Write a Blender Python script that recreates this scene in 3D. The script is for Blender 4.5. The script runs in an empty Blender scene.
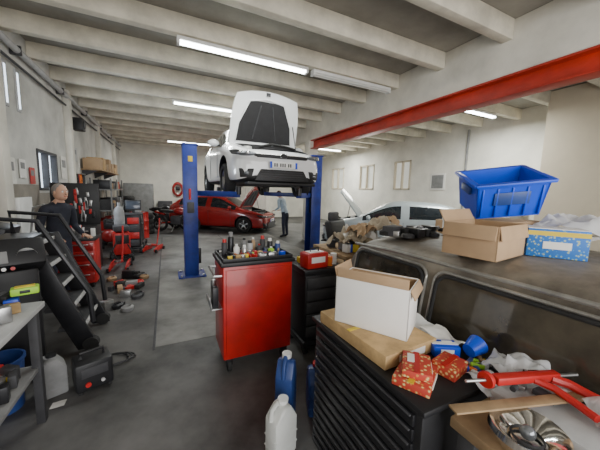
import bpy, bmesh, math, random
from mathutils import Vector, Matrix, Euler, noise
random.seed(7)
D=bpy.data; SC=bpy.context.scene
def link(o): SC.collection.objects.link(o); return o

# ---------------------------------------------------------------- materials
MC={}
def pm(name,col,rough=.6,metal=0,var=.15,scale=6,spec=.5,bump=0,alpha=1,trans=0,emit=None,es=0,col2=None,coat=0,detail=6):
    if name in MC: return MC[name]
    m=D.materials.new(name); m.use_nodes=True; nt=m.node_tree; b=nt.nodes['Principled BSDF']
    b.inputs['Roughness'].default_value=rough; b.inputs['Metallic'].default_value=metal
    b.inputs['Specular IOR Level'].default_value=spec
    b.inputs['Coat Weight'].default_value=coat
    if trans: b.inputs['Transmission Weight'].default_value=trans
    if alpha<1: b.inputs['Alpha'].default_value=alpha
    if emit:
        b.inputs['Emission Color'].default_value=(*emit,1); b.inputs['Emission Strength'].default_value=es
    tc=nt.nodes.new('ShaderNodeTexCoord'); n=nt.nodes.new('ShaderNodeTexNoise')
    n.inputs['Scale'].default_value=scale; n.inputs['Detail'].default_value=detail; n.inputs['Roughness'].default_value=.6
    nt.links.new(tc.outputs['Object'],n.inputs['Vector'])
    r=nt.nodes.new('ShaderNodeValToRGB')
    c1=tuple(max(0,c*(1-var)) for c in col); c2=col2 or tuple(min(1,c*(1+var*.6)) for c in col)
    r.color_ramp.elements[0].position=.35; r.color_ramp.elements[1].position=.68
    r.color_ramp.elements[0].color=(*c1,1); r.color_ramp.elements[1].color=(*c2,1)
    nt.links.new(n.outputs['Fac'],r.inputs['Fac']); nt.links.new(r.outputs['Color'],b.inputs['Base Color'])
    if bump:
        bp=nt.nodes.new('ShaderNodeBump'); bp.inputs['Strength'].default_value=bump; bp.inputs['Distance'].default_value=.02
        nt.links.new(n.outputs['Fac'],bp.inputs['Height']); nt.links.new(bp.outputs['Normal'],b.inputs['Normal'])
    MC[name]=m; return m
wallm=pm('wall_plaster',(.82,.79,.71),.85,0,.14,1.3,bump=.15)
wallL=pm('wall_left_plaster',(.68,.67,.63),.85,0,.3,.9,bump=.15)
wallD=pm('wall_lower_dark',(.30,.27,.23),.85,0,.35,1.4,bump=.15)  # darker mottled tone for the lower left wall
beige=pm('beige_panel',(.64,.56,.43),.8,0,.08,1)
ceilm=pm('ceiling_slab',(.33,.31,.27),.9,0,.25,1.2)
beamm=pm('beam_paint',(.75,.70,.58),.8,0,.22,2.5)
beamw=pm('lintel_paint',(.75,.72,.64),.8,0,.18,1.5)
redb=pm('red_steel',(.50,.03,.012),.5,0,.25,3)
floorm=pm('floor_concrete',(.095,.093,.09),.5,0,.65,1.3,bump=.2,detail=14,col2=(.17,.165,.16))
slabm=pm('floor_slab_light',(.21,.205,.195),.5,0,.5,1.5,bump=.15,detail=14,col2=(.31,.305,.29))
blk=pm('black_plastic',(.014,.014,.016),.5,0,.3,8)
blkm=pm('black_metal',(.02,.02,.023),.38,.2,.3,5)
dgrey=pm('dark_grey',(.055,.055,.06),.6,0,.3,6)
grey=pm('grey_paint',(.25,.25,.25),.6,0,.2,6)
lgrey=pm('light_grey',(.5,.5,.5),.6,0,.15,6)
steel=pm('steel',(.5,.5,.5),.32,.9,.2,8)
chrome=pm('chrome',(.8,.8,.8),.1,1,.05,4)
white=pm('white_plastic',(.85,.85,.83),.45,0,.06,5)
jugm=pm('jug_plastic',(.72,.73,.70),.4,0,.1,4)
wpaint=pm('car_white',(.88,.89,.90),.22,0,.03,2,coat=.8)
rpaint=pm('car_red',(.33,.012,.012),.25,0,.15,2,coat=.8)
spaint=pm('car_silver_blue',(.40,.45,.47),.35,.1,.1,2,coat=.4)
dusty=pm('dusty_car_paint',(.17,.145,.115),.5,0,.4,4,col2=(.34,.30,.24),bump=.1,detail=10)
trimm=pm('dusty_window_trim',(.42,.41,.38),.35,.6,.3,8)
glass=pm('car_glass',(.02,.025,.03),.06,0,.2,3,spec=.8)
dglass=pm('dusty_glass_reflect_tint',(.03,.026,.022),.13,0,.5,3,col2=(.085,.072,.05),coat=.5)  # dusty glass, with a beige reflection painted in as brown mottling
rubber=pm('rubber',(.02,.02,.02),.8,0,.3,10)
redp=pm('red_cabinet_paint',(.52,.014,.012),.38,0,.3,3,coat=.2,detail=10)
redpl=pm('red_plastic',(.55,.02,.018),.4,0,.2,5)
bluel=pm('blue_lift',(.018,.04,.26),.4,0,.35,4)
blue=pm('blue_plastic',(.008,.07,.66),.35,0,.12,4)
dblue=pm('blue_can',(.03,.07,.25),.4,0,.2,5)
card=pm('cardboard',(.46,.31,.18),.85,0,.12,4)
cardw=pm('cardboard_white',(.85,.83,.79),.8,0,.05,4)
cardy=pm('cardboard_yellow',(.56,.37,.17),.8,0,.3,9)
yellow=pm('yellow',(.75,.55,.03),.5,0,.1,6)
green=pm('lime_green',(.35,.65,.04),.5,0,.1,6)
wood=pm('wood',(.36,.24,.13),.7,0,.3,9)
cloth=pm('cloth_beige',(.45,.38,.28),.95,0,.25,7,bump=.4)
skin=pm('skin',(.55,.32,.22),.55,0,.08,8)
hair=pm('grey_hair',(.22,.20,.19),.9,0,.3,30)
hairb=pm('brown_hair',(.05,.03,.02),.9,0,.3,30)
shirt=pm('navy_shirt',(.02,.022,.035),.9,0,.3,10)
shirt2=pm('pale_blue_shirt',(.45,.55,.66),.9,0,.15,10)
trous=pm('work_trousers',(.03,.035,.06),.9,0,.3,10)
film=pm('plastic_film',(.85,.86,.88),.18,0,.08,8,alpha=.6,coat=.5)
orange=pm('orange',(.8,.2,.02),.5,0,.1,5)
lens=pm('headlight_lens',(.30,.32,.35),.08,.6,.3,12)
paper=pm('paper',(.78,.76,.71),.9,0,.12,12)
winm=pm('window_daylight_glass',(.8,.85,.9),.2,0,.02,2,emit=(.75,.87,1),es=2.5)
wing=pm('window_grey_glass',(.50,.51,.47),.35,0,.15,2,emit=(.88,.88,.80),es=.55)
screen=pm('screen_glass',(.06,.07,.09),.15,0,.2,3)
tubem=pm('lit_tube',(1,1,1),.4,0,0,1,emit=(.93,1,.97),es=16)
tubeoff=pm('unlit_tube',(.8,.8,.76),.35,0,.04,3)
PAL=[redpl,blue,yellow,white,blkm,steel,green,orange,dgrey,lgrey,cardy,dblue]

def printed(name,c1,c2,c3,scale=14):
    m=D.materials.new(name); m.use_nodes=True; nt=m.node_tree; b=nt.nodes['Principled BSDF']; b.inputs['Roughness'].default_value=.6
    tc=nt.nodes.new('ShaderNodeTexCoord'); v=nt.nodes.new('ShaderNodeTexVoronoi'); v.inputs['Scale'].default_value=scale
    r=nt.nodes.new('ShaderNodeValToRGB'); r.color_ramp.interpolation='CONSTANT'
    e=r.color_ramp.elements; e[0].color=(*c3,1); e[1].position=.28; e[1].color=(*c2,1); x=e.new(.42); x.color=(*c1,1)
    nt.links.new(tc.outputs['Object'],v.inputs['Vector']); nt.links.new(v.outputs['Distance'],r.inputs['Fac']); nt.links.new(r.outputs['Color'],b.inputs['Base Color'])
    return m
pr_by=printed('print_blue_yellow',(.02,.16,.55),(.04,.25,.62),(.45,.5,.3),60)
pr_ry=printed('print_red_yellow',(.50,.05,.03),(.6,.25,.06),(.75,.6,.3),60)

# ---------------------------------------------------------------- builder
class B:
    def __init__(s,name): s.name=name; s.bm=bmesh.new(); s.mats=[]
    def mi(s,m):
        if m not in s.mats: s.mats.append(m)
        return s.mats.index(m)
    def add(s,t,M,mat):
        i=s.mi(mat)
        for f in t.faces: f.material_index=i; f.smooth=True
        t.transform(M); me=D.meshes.new('t'); t.to_mesh(me); t.free(); s.bm.from_mesh(me); D.meshes.remove(me)
    def box(s,c,d,mat,rot=(0,0,0),bev=.004,seg=2):
        t=bmesh.new(); bmesh.ops.create_cube(t,size=1)
        for v in t.verts: v.co=Vector((v.co.x*d[0],v.co.y*d[1],v.co.z*d[2]))
        bv=min(bev,min(d)*.3)
        if bv>0: bmesh.ops.bevel(t,geom=t.edges[:],offset=bv,segments=seg,affect='EDGES',profile=.5)
        s.add(t,Matrix.Translation(c)@Euler(rot).to_matrix().to_4x4(),mat); return s
    def bb(s,x0,x1,y0,y1,z0,z1,mat,bev=.004): return s.box(((x0+x1)/2,(y0+y1)/2,(z0+z1)/2),(abs(x1-x0),abs(y1-y0),abs(z1-z0)),mat,bev=bev)
    def cyl(s,p1,p2,r,mat,r2=None,seg=20):
        p1=Vector(p1);p2=Vector(p2);d=p2-p1
        t=bmesh.new(); bmesh.ops.create_cone(t,cap_ends=True,segments=seg,radius1=r,radius2=r if r2 is None else r2,depth=d.length)
        q=d.to_track_quat('Z','Y').to_matrix().to_4x4()
        s.add(t,Matrix.Translation((p1+p2)/2)@q,mat); return s
    def sph(s,c,r,mat,sc=(1,1,1),rot=(0,0,0),seg=16):
        t=bmesh.new(); bmesh.ops.create_uvsphere(t,u_segments=seg,v_segments=seg*2//3,radius=r)
        s.add(t,Matrix.Translation(c)@Euler(rot).to_matrix().to_4x4()@Matrix.Diagonal((*sc,1)),mat); return s
    def lathe(s,prof,mat,M=Matrix(),seg=24):
        t=bmesh.new(); rings=[]
        for r,z in prof:
            if r<=1e-5: rings.append([t.verts.new((0,0,z))])
            else: rings.append([t.verts.new((r*math.cos(2*math.pi*k/seg),r*math.sin(2*math.pi*k/seg),z)) for k in range(seg)])
        for a,b in zip(rings,rings[1:]):
            for k in range(seg):
                k2=(k+1)%seg
                vs=[a[k%len(a)],a[k2%len(a)],b[k2%len(b)],b[k%len(b)]]
                u=[]
                for v in vs:
                    if v not in u: u.append(v)
                if len(u)>2:
                    try: t.faces.new(u)
                    except: pass
        if isinstance(M,(tuple,list,Vector)): M=Matrix.Translation(M)
        s.add(t,M,mat); return s
    def ext(s,pts,vec,mat,bev=0):
        t=bmesh.new(); vec=Vector(vec)
        a=[t.verts.new(p) for p in pts]; b=[t.verts.new(Vector(p)+vec) for p in pts]; n=len(pts)
        t.faces.new(a[::-1]); t.faces.new(b)
        for i in range(n): t.faces.new((a[i],a[(i+1)%n],b[(i+1)%n],b[i]))
        bmesh.ops.recalc_face_normals(t,faces=t.faces[:])
        if bev: bmesh.ops.bevel(t,geom=t.edges[:],offset=bev,segments=2,affect='EDGES',profile=.5)
        s.add(t,Matrix(),mat); return s
    def tube(s,pts,r,mat,seg=8,closed=False):
        pts=[Vector(p) for p in pts]; t=bmesh.new(); rings=[]; n=len(pts); up=Vector((0,0,1))
        for i,p in enumerate(pts):
            if closed: d=pts[(i+1)%n]-pts[i-1]
            else: d=pts[min(i+1,n-1)]-pts[max(i-1,0)]
            d.normalize(); a=up-d*up.dot(d)
            if a.length<.05: a=Vector((1,0,0))-d*d.x
            a.normalize(); b=d.cross(a)
            rings.append([t.verts.new(p+(a*math.cos(2*math.pi*k/seg)+b*math.sin(2*math.pi*k/seg))*r) for k in range(seg)])
        for i in range(n if closed else n-1):
            A=rings[i];Bq=rings[(i+1)%n]
            for k in range(seg): t.faces.new((A[k],A[(k+1)%seg],Bq[(k+1)%seg],Bq[k]))
        if not closed: t.faces.new(rings[0]); t.faces.new(rings[-1])
        bmesh.ops.recalc_face_normals(t,faces=t.faces[:])
        s.add(t,Matrix(),mat); return s
    def sheet(s,c,sx,sy,amp,mat,n=18,rotz=0,freq=6,drop=0,seed=0,rot=None):
        t=bmesh.new(); g=[]
        for i in range(n+1):
            row=[]
            for j in range(n+1):
                x=(i/n-.5)*sx; y=(j/n-.5)*sy
                z=amp*(noise.noise(Vector((x*freq+seed,y*freq,seed)))+.5*noise.noise(Vector((x*freq*2.7,y*freq*2.7+seed,3))))
                z=z+amp*.7-drop*((2*x/sx)**4+(2*y/sy)**4)
                row.append(t.verts.new((x+amp*.5*noise.noise(Vector((y*8,seed,x*5))),y+amp*.5*noise.noise(Vector((x*8,seed+4,0))),z)))
            g.append(row)
        for i in range(n):
            for j in range(n): t.faces.new((g[i][j],g[i+1][j],g[i+1][j+1],g[i][j+1]))
        R=Euler(rot).to_matrix().to_4x4() if rot else Matrix.Rotation(rotz,4,'Z')
        s.add(t,Matrix.Translation(c)@R,mat); return s
    def done(s,loc=None,rotz=0,parent=None,angle=38,rot=None):
        me=D.meshes.new(s.name)
        if loc is None:
            xs=[v.co for v in s.bm.verts]
            o=Vector(((min(v.x for v in xs)+max(v.x for v in xs))/2,(min(v.y for v in xs)+max(v.y for v in xs))/2,min(v.z for v in xs)))
            s.bm.transform(Matrix.Translation(-o)); loc=o
        s.bm.to_mesh(me); s.bm.free()
        for m in s.mats: me.materials.append(m)
        me.set_sharp_from_angle(angle=math.radians(angle))
        ob=link(D.objects.new(s.name,me)); ob.location=loc; ob.rotation_euler=rot or (0,0,rotz)
        if parent: ob.parent=parent
        return ob
def empty(name,loc=(0,0,0),rotz=0):
    e=link(D.objects.new(name,None)); e.location=loc; e.rotation_euler=(0,0,rotz); e.empty_display_size=.2; return e

# ---------------------------------------------------------------- room
XL,XR,YB,YF,ZC=-2.1,9.0,-3.0,17.0,4.15
B('floor').bb(XL-.2,XR+.2,YB,YF+.2,-.2,0,floorm,0).done()
B('floor_slab_light').bb(-.15,3.6,3.15,10.5,0,.006,slabm,.002).done()
g=B('floor_joint'); g.bb(-.175,-.15,3.1,10.5,0,.004,dgrey,.001); g.bb(1.7,1.712,3.15,10.5,.006,.0075,dgrey,0); g.done()
B('ceiling').bb(XL-.2,XR+.2,YB,YF+.2,ZC,ZC+.2,ceilm,0).done()
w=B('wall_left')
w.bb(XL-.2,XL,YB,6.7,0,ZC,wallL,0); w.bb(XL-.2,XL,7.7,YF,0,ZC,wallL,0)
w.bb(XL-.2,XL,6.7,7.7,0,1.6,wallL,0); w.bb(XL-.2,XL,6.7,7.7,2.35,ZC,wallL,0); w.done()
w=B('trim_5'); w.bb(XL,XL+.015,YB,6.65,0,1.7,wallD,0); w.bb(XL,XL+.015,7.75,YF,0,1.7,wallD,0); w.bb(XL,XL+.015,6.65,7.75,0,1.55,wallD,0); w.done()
w=B('window_1'); w.bb(XL-.12,XL-.1,6.7,7.7,1.6,2.35,winm,0)
for y in (6.72,7.2,7.68): w.bb(XL-.09,XL+.02,y-.025,y+.025,1.6,2.35,dgrey)
for z in (1.62,2.33): w.bb(XL-.09,XL+.02,6.7,7.7,z-.025,z+.025,dgrey)
w.done()
w=B('window_5')
for y in (5.75,6.15): w.bb(XL,XL+.02,y-.07,y+.07,2.85,3.5,lgrey); w.bb(XL+.02,XL+.025,y-.025,y+.025,2.9,3.45,winm,0)
w.done()
B('wall_back').bb(XL-.2,XR+.2,YF,YF+.2,0,ZC,wallm,0).done()
w=B('wall_right'); wins=[(8.3,9.2),(10.5,11.6),(13,14.2)]
prev=YB
for a,b in wins:
    w.bb(XR,XR+.2,prev,a,0,ZC,wallm,0); w.bb(XR,XR+.2,a,b,0,1.9,wallm,0); w.bb(XR,XR+.2,a,b,3.1,ZC,wallm,0); prev=b
w.bb(XR,XR+.2,prev,YF,0,ZC,wallm,0); w.done()
for i,(a,b) in enumerate(wins):
    w=B('window_%d'%(i+2)); w.bb(XR+.1,XR+.12,a,b,1.9,3.1,wing,0)
    for y in (a+.03,(a+b)/2,b-.03): w.bb(XR-.03,XR+.08,y-.03,y+.03,1.9,3.1,beige)
    for z in (1.93,3.07): w.bb(XR-.03,XR+.08,a,b,z-.03,z+.03,beige)
    w.done()
B('wall_alcove').bb(8.0,XR,YB,3.5,0,ZC-.02,beige,0).done()
w=B('wall_front'); w.bb(XL-.2,-1.4,YB-.2,YB,0,ZC,wallm,0); w.bb(4.2,XR+.2,YB-.2,YB,0,ZC,wallm,0); w.bb(-1.4,4.2,YB-.2,YB,3.5,ZC,wallm,0); w.done()
B('ground_outside').bb(-8,14,-14,YB-.2,-.25,-.02,pm('asphalt',(.25,.25,.25),.9,0,.2,2),0).done()
bm_=B('trim_1')
y=-1.7
while y<YF:
    bm_.bb(XL,4.4,y-.07,y+.07,3.88,ZC,beamm,.012); bm_.bb(4.62,XR,y-.07,y+.07,3.88,ZC,beamm,.012); y+=1.05
bm_.done()
B('trim_2').bb(4.4,4.62,YB,YF,3.42,ZC,beamw,.015).done()
g=B('red_steel_beam')
g.bb(4.38,4.64,-2.9,8.35,3.385,3.415,redb); g.bb(4.38,4.64,-2.9,8.35,3.13,3.155,redb); g.bb(4.495,4.525,-2.9,8.35,3.15,3.39,redb); g.done()
g=B('concrete_column'); g.bb(4.34,4.68,8.36,8.70,0,3.41,beamw,.02); g.done()
g=B('wall_divider'); g.bb(4.45,4.6,13,YF,0,3.4,wallm,.0); g.done()
g=B('trim_3'); g.cyl((XL+.09,-2,3.75),(XL+.09,16.8,3.75),.05,lgrey); g.cyl((XL+.06,-2,3.55),(XL+.06,16.8,3.55),.02,dgrey)
for yy in range(0,16,2): g.bb(XL,XL+.14,yy,yy+.04,3.68,3.82,dgrey)
g.done()
g=B('trim_4')
for yy in (5.2,8.4,11.6,14.8): g.bb(XL,XL+.12,yy,yy+.22,0,3.9,beamw,.01)
g.done()
g=B('wall_speaker'); g.bb(XL+.02,XL+.25,8.9,9.2,3.1,3.4,blk,.02); g.cyl((XL+.25,9.05,3.25),(XL+.27,9.05,3.25),.1,dgrey); g.bb(XL,XL+.03,9.0,9.1,3.2,3.3,dgrey); g.done()

# ---------------------------------------------------------------- fluorescent lights
def fluo(x0,x1,y,z=3.86,lit=True,power=45):
    g=B('fluorescent_light'); g.bb(x0,x1,y-.06,y+.06,z-.055,z,white,.01)
    for dy in (-.035,.035): g.cyl((x0+.04,y+dy,z-.075),(x1-.04,y+dy,z-.075),.016,tubem if lit else tubeoff,seg=12)
    for x in (x0+.02,x1-.02): g.bb(x-.02,x+.02,y-.06,y+.06,z-.1,z-.05,white)
    g.done()
    if lit:
        l=D.lights.new('tube_lamp','AREA'); l.shape='RECTANGLE'; l.size=x1-x0; l.size_y=.1; l.energy=power; l.color=(.97,1,.95)
        o=link(D.objects.new('tube_lamp',l)); o.location=((x0+x1)/2,y,z-.11)
fluo(.2,2.3,4.6,power=55); fluo(2.4,4.2,4.6,lit=False); fluo(.2,2.3,7.75,power=60); fluo(.1,2.2,14.05,power=130)
fluo(6.5,7.9,4.6,power=150); fluo(6.3,8.0,11.95,power=200)

# ---------------------------------------------------------------- cars
def wheel_into(g,c,r=.31,w=.2,rim=steel,side=1):
    M=Matrix.Translation(c)@Matrix.Rotation(math.pi/2,4,'Y')
    g.lathe([(r*.66,-w/2),(r*.9,-w/2),(r*.98,-w/2+.02),(r,-w*.3),(r,w*.3),(r*.98,w/2-.02),(r*.9,w/2),(r*.66,w/2),(r*.62,w*.3),(r*.62,-w*.3),(r*.66,-w/2)],rubber,M,32)
    for sx in (1,-1):
        x=sx*w*.32
        g.lathe([(0,x),(r*.16,x+sx*.01),(r*.2,x)],rim,M,20)
        g.lathe([(r*.58,x*.8),(r*.66,x*1.3),(r*.67,x*.9)],rim,M,32)
        for k in range(5):
            a=2*math.pi*k/5+.3
            g.box((c[0]+x*.95,c[1]+math.cos(a)*r*.38,c[2]+math.sin(a)*r*.38),(.025,r*.5,r*.17),rim,rot=(a,0,0),bev=.008)
    g.cyl((c[0]-.03,c[1],c[2]),(c[0]+.03,c[1],c[2]),r*.64,blkm,seg=28)
def sec(st):
    y,w,zl,zb,zt,ht=st; h=zb-zl; edge=.05 if zt-zb>.2 else .012
    half=[(0,zl),(w*.8,zl),(w*.97,zl+.06),(w,zl+h*.35),(w*.995,zl+h*.7),(w*.965,zb),(ht,zt-edge),(ht*.86,zt),(0,zt+.02)]
    full=half+[(-x,z) for x,z in half[-2:0:-1]]
    return [(x,y,z) for x,z in full]
def car_body(name,stations,paint,gl,arches,wr,bay=None,parent=None,sub=2,glassm=None,arch_w=.3):
    glassm=glassm or glass
    bm=bmesh.new(); rings=[[bm.verts.new(p) for p in sec(s)] for s in stations]; N=16
    for i in range(len(rings)-1):
        for k in range(N):
            f=bm.faces.new((rings[i][k],rings[i][(k+1)%N],rings[i+1][(k+1)%N],rings[i+1][k])); f.smooth=True
            f.material_index=0
            if k in (5,10) and 's' in gl[i]: f.material_index=1
            if k in (7,8) and 't' in gl[i]: f.material_index=1
            if k in (0,15,1,14): f.material_index=2
    bm.faces.new(rings[0]); bm.faces.new(rings[-1])
    bmesh.ops.recalc_face_normals(bm,faces=bm.faces[:])
    me=D.meshes.new(name); bm.to_mesh(me); bm.free()
    for m in (paint,glassm,blk): me.materials.append(m)
    ob=link(D.objects.new(name,me))
    ss=ob.modifiers.new('s','SUBSURF'); ss.levels=sub; ss.render_levels=sub
    cutters=[]
    def addcut(c):
        for m in (paint,glassm,blk): c.data.materials.append(m)
        for p in c.data.polygons: p.material_index=2
        md=ob.modifiers.new('b','BOOLEAN'); md.operation='DIFFERENCE'; md.object=c; md.solver='EXACT'; cutters.append(c)
    wmax=max(s[1] for s in stations)
    for ay in arches:
        for sx in (-1,1):
            bpy.ops.mesh.primitive_cylinder_add(vertices=32,radius=wr*1.17,depth=arch_w,location=(sx*(wmax-.02),ay,wr*1.03),rotation=(0,math.pi/2,0)); addcut(bpy.context.object)
    if bay:
        bpy.ops.mesh.primitive_cube_add(size=1,location=((0,(bay[0]+bay[1])/2,bay[2]+.5))); c=bpy.context.object; c.scale=(bay[3]*2,bay[1]-bay[0],1.0); addcut(c)
    dg=bpy.context.evaluated_depsgraph_get(); dg.update()
    m2=D.meshes.new_from_object(ob.evaluated_get(dg)); ob.modifiers.clear(); ob.data=m2; m2.name=name
    for c in cutters: D.objects.remove(c,do_unlink=True)
    m2.set_sharp_from_angle(angle=math.radians(35))
    if parent: ob.parent=parent
    return ob
HATCH=[(0,.60,.24,.56,.63,.50),(.05,.76,.17,.64,.72,.60),(.35,.87,.15,.74,.83,.68),(1.0,.895,.15,.88,.96,.72),(1.15,.90,.15,.93,1.0,.73),
 (1.85,.90,.15,.95,1.40,.60),(2.1,.90,.15,.95,1.47,.60),(2.33,.90,.15,.96,1.485,.60),(2.42,.90,.15,.96,1.485,.60),(3.2,.90,.16,.99,1.47,.58),(3.78,.885,.2,1.02,1.38,.56),(4.18,.86,.25,1.0,1.06,.64),(4.3,.74,.3,.9,.96,.6)]
HG=['','','','','st','s','s','','s','s','t','']
def hatch(name,loc,rotz,paint,hood_open=True,wheel_drop=0,hoodmat=None,hood_ang=75,scale=1):
    e=empty(name,loc,rotz); e.scale=(scale,)*3
    car_body('body',HATCH,paint,HG,(.88,3.45),.32,bay=(.18,1.08,.62,.6) if hood_open else None,parent=e)
    g=B('wheels')
    for ay in (.88,3.45):
        for sx in (-1,1): wheel_into(g,(sx*.79,ay,.32-wheel_drop),.32,.2)
    g.done(loc=(0,0,0),parent=e)
    g=B('front_trim')
    for sx in (-1,1):
        g.ext([(sx*.42,-.015,.625),(sx*.86,.16,.66),(sx*.88,.30,.74),(sx*.80,.14,.735),(sx*.44,-.005,.67)],(0,.07,0),blk,.008)
        g.sph((sx*.64,.07,.67),.09,lens,(1.9,.75,.48),(0,0,sx*.42)); g.sph((sx*.62,.02,.675),.035,chrome,(1.1,.8,.9)); g.sph((sx*.74,.08,.69),.03,chrome,(1.1,.8,.8))
        g.ext([(sx*.52,-.01,.42),(sx*.76,.07,.42),(sx*.74,.07,.27),(sx*.56,-.01,.27)],(0,.06,0),blk,.01); g.sph((sx*.64,.02,.34),.04,lens)
        g.sph((sx*.97,1.42,1.0),.1,paint,(1.15,.65,.72)); g.box((sx*.90,1.42,.96),(.12,.05,.03),blk)
        for yy in (2.3,3.1): g.box((sx*.905,yy,.84),(.02,.16,.03),paint)
        for yy in (1.42,2.38,3.25): g.box((sx*.9,yy,.6),(.006,.008,.6),blk,bev=0)
    g.box((0,-.0,.645),(.95,.07,.055),blk,bev=.015); g.box((0,-.03,.672),(.86,.03,.012),chrome)
    g.lathe([(.05,0),(.055,.008),(.05,.016)],chrome,Matrix.Translation((0,-.04,.66))@Matrix.Rotation(math.pi/2,4,'X')@Matrix.Diagonal((1.3,.9,1,1)))
    g.lathe([(0,0),(.045,0)],blk,Matrix.Translation((0,-.045,.66))@Matrix.Rotation(math.pi/2,4,'X')@Matrix.Diagonal((1.3,.9,1,1)))
    g.ext([(-.40,-.035,.42),(.40,-.035,.42),(.52,-.035,.22),(-.52,-.035,.22)],(0,.12,0),blk,.01)
    for k in range(4): g.box((0,-.037,.26+.04*k),(.82,.02,.008),dgrey)
    g.box((0,.05,.175),(1.3,.18,.05),blk,bev=.015)
    g.box((0,-.05,.50),(.52,.02,.11),white); g.box((-.24,-.062,.50),(.04,.006,.11),blue); g.box((.24,-.062,.50),(.04,.006,.11),blue)
    for k,x in enumerate((-.17,-.13,-.06,-.02,.02,.09,.13)): g.box((x,-.062,.50),(.022,.005,.06),blk,bev=0)
    g.done(loc=(0,0,0),parent=e)
    if hood_open:
        g=B('hood'); a=math.radians(hood_ang); n=14; hl=1.04
        def hp(u,v,off):
            w=.72-.10*v**3; x=u*w; yl=-v*hl*(1-.10*u*u*v) ; zl=off-.05*v*v+.03*(1-u*u)
            return (x,1.12+yl*math.cos(a)+zl*math.sin(a),.99-yl*math.sin(a)+zl*math.cos(a))
        t=bmesh.new(); L=[]
        for off in (0,-.03):
            L.append([[t.verts.new(hp(-1+2*i/n,j/n,off)) for j in range(n+1)] for i in range(n+1)])
        for q in L:
            for i in range(n):
                for j in range(n): t.faces.new((q[i][j],q[i+1][j],q[i+1][j+1],q[i][j+1]))
        for i in range(n):
            for jj in (0,n): t.faces.new((L[0][i][jj],L[0][i+1][jj],L[1][i+1][jj],L[1][i][jj]))
            for ii in (0,n): t.faces.new((L[0][ii][i],L[0][ii][i+1],L[1][ii][i+1],L[1][ii][i]))
        bmesh.ops.recalc_face_normals(t,faces=t.faces[:]); g.add(t,Matrix(),paint)
        t=bmesh.new(); q=[[t.verts.new(hp((-1+2*i/10)*(.84-.30*(j/10)**2),.06+.76*j/10,-.036)) for j in range(11)] for i in range(11)]
        for i in range(10):
            for j in range(10): t.faces.new((q[i][j],q[i+1][j],q[i+1][j+1],q[i][j+1]))
        g.add(t,Matrix(),hoodmat or blk)
        rim=[hp(-.84,.06,-.04),hp(-.78,.4,-.04),hp(-.54,.82,-.04),hp(0,.86,-.04),hp(.54,.82,-.04),hp(.78,.4,-.04),hp(.84,.06,-.04)]
        g.tube(rim,.014,paint)
        for u in (-.35,.35): g.tube([hp(u,.12,-.04),hp(u*.5,.75,-.04)],.012,dgrey)
        g.box(hp(0,.95,-.05),(.08,.03,.06),dgrey)
        g.tube([hp(.85,.45,-.03),(.60,.75,.85)],.01,blkm)
        g.done(loc=(0,0,0),parent=e)
        g=B('engine'); g.box((0,.62,.70),(.6,.45,.2),dgrey,bev=.03); g.box((0,.62,.83),(.42,.32,.06),blk,bev=.02); g.box((.42,.5,.74),(.22,.2,.2),blk); g.cyl((-.42,.8,.7),(-.42,.8,.9),.08,white)
        g.tube([(-.3,.4,.85),(-.1,.32,.9),(.2,.34,.88),(.4,.4,.86)],.025,rubber); g.done(loc=(0,0,0),parent=e)
    g=B('underbody'); g.box((0,.9,.2),(1.1,.6,.14),dgrey,bev=.03); g.cyl((.2,1.3,.18),(.2,3.9,.2),.035,steel); g.box((-.05,3.7,.2),(.5,.3,.14),steel,bev=.04)
    for ay in (.88,3.45): g.cyl((-.72,ay,.3-wheel_drop*.8),(.72,ay,.3-wheel_drop*.8),.03,dgrey)
    g.done(loc=(0,0,0),parent=e)
    return e
hatch('hatchback_car',(1.88,4.62,1.65),0,wpaint,True,wheel_drop=.09)
hatch('hatchback_car',(3.95,10.9,0.0),.93,rpaint,True,hoodmat=dgrey,hood_ang=60)
hatch('hatchback_car',(4.9,7.95,0.0),-2.34,spaint,True,hood_ang=55)

# two post lift
e=empty('two_post_lift',(0,0,0))
for nm,x,sx in (('post_1',.42,1),('post_2',3.12,-1)):
    g=B(nm); g.bb(x-.25,x+.25,5.47,5.95,.0,.03,bluel)
    if sx>0: g.bb(x-.13,x-.11,5.58,5.84,.03,2.5,bluel)
    else: g.bb(x+.11,x+.13,5.58,5.84,.03,2.5,bluel)
    g.bb(x-.13,x+.12,5.56,5.585,.03,2.5,bluel); g.bb(x-.13,x+.12,5.835,5.86,.03,2.5,bluel)
    g.bb(x-.06,x+.06,5.62,5.80,1.2,1.95,blkm); g.cyl((x,5.71,.03),(x,5.71,2.45),.02,steel)
    g.bb(x-.14,x+.14,5.55,5.87,2.5,2.53,bluel)
    for k in (-.2,.2):
        for yy in (5.5,5.9): g.cyl((x+k,yy,.03),(x+k,yy,.06),.018,steel)
    if sx>0: g.bb(x-.07,x+.05,5.5,5.56,1.25,1.45,dgrey,.01); g.cyl((x-.02,5.53,1.5),(x-.02,5.53,1.7),.02,redpl); g.bb(x-.04,x+.04,5.555,5.56,2.2,2.3,yellow); g.bb(x+.12,x+.17,5.6,5.8,.25,.55,blkm)
    for y2 in (4.95,7.0):
        p1=Vector((x+sx*.12,5.71,1.62)); p2=Vector((x+sx*.75,y2,1.62)); d=p2-p1
        g.box((p1+p2)/2,(d.length,.11,.1),bluel,rot=(0,0,math.atan2(d.y,d.x))); g.cyl(p2,p2+Vector((0,0,.14)),.05,blkm)
    g.done(parent=e)

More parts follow.
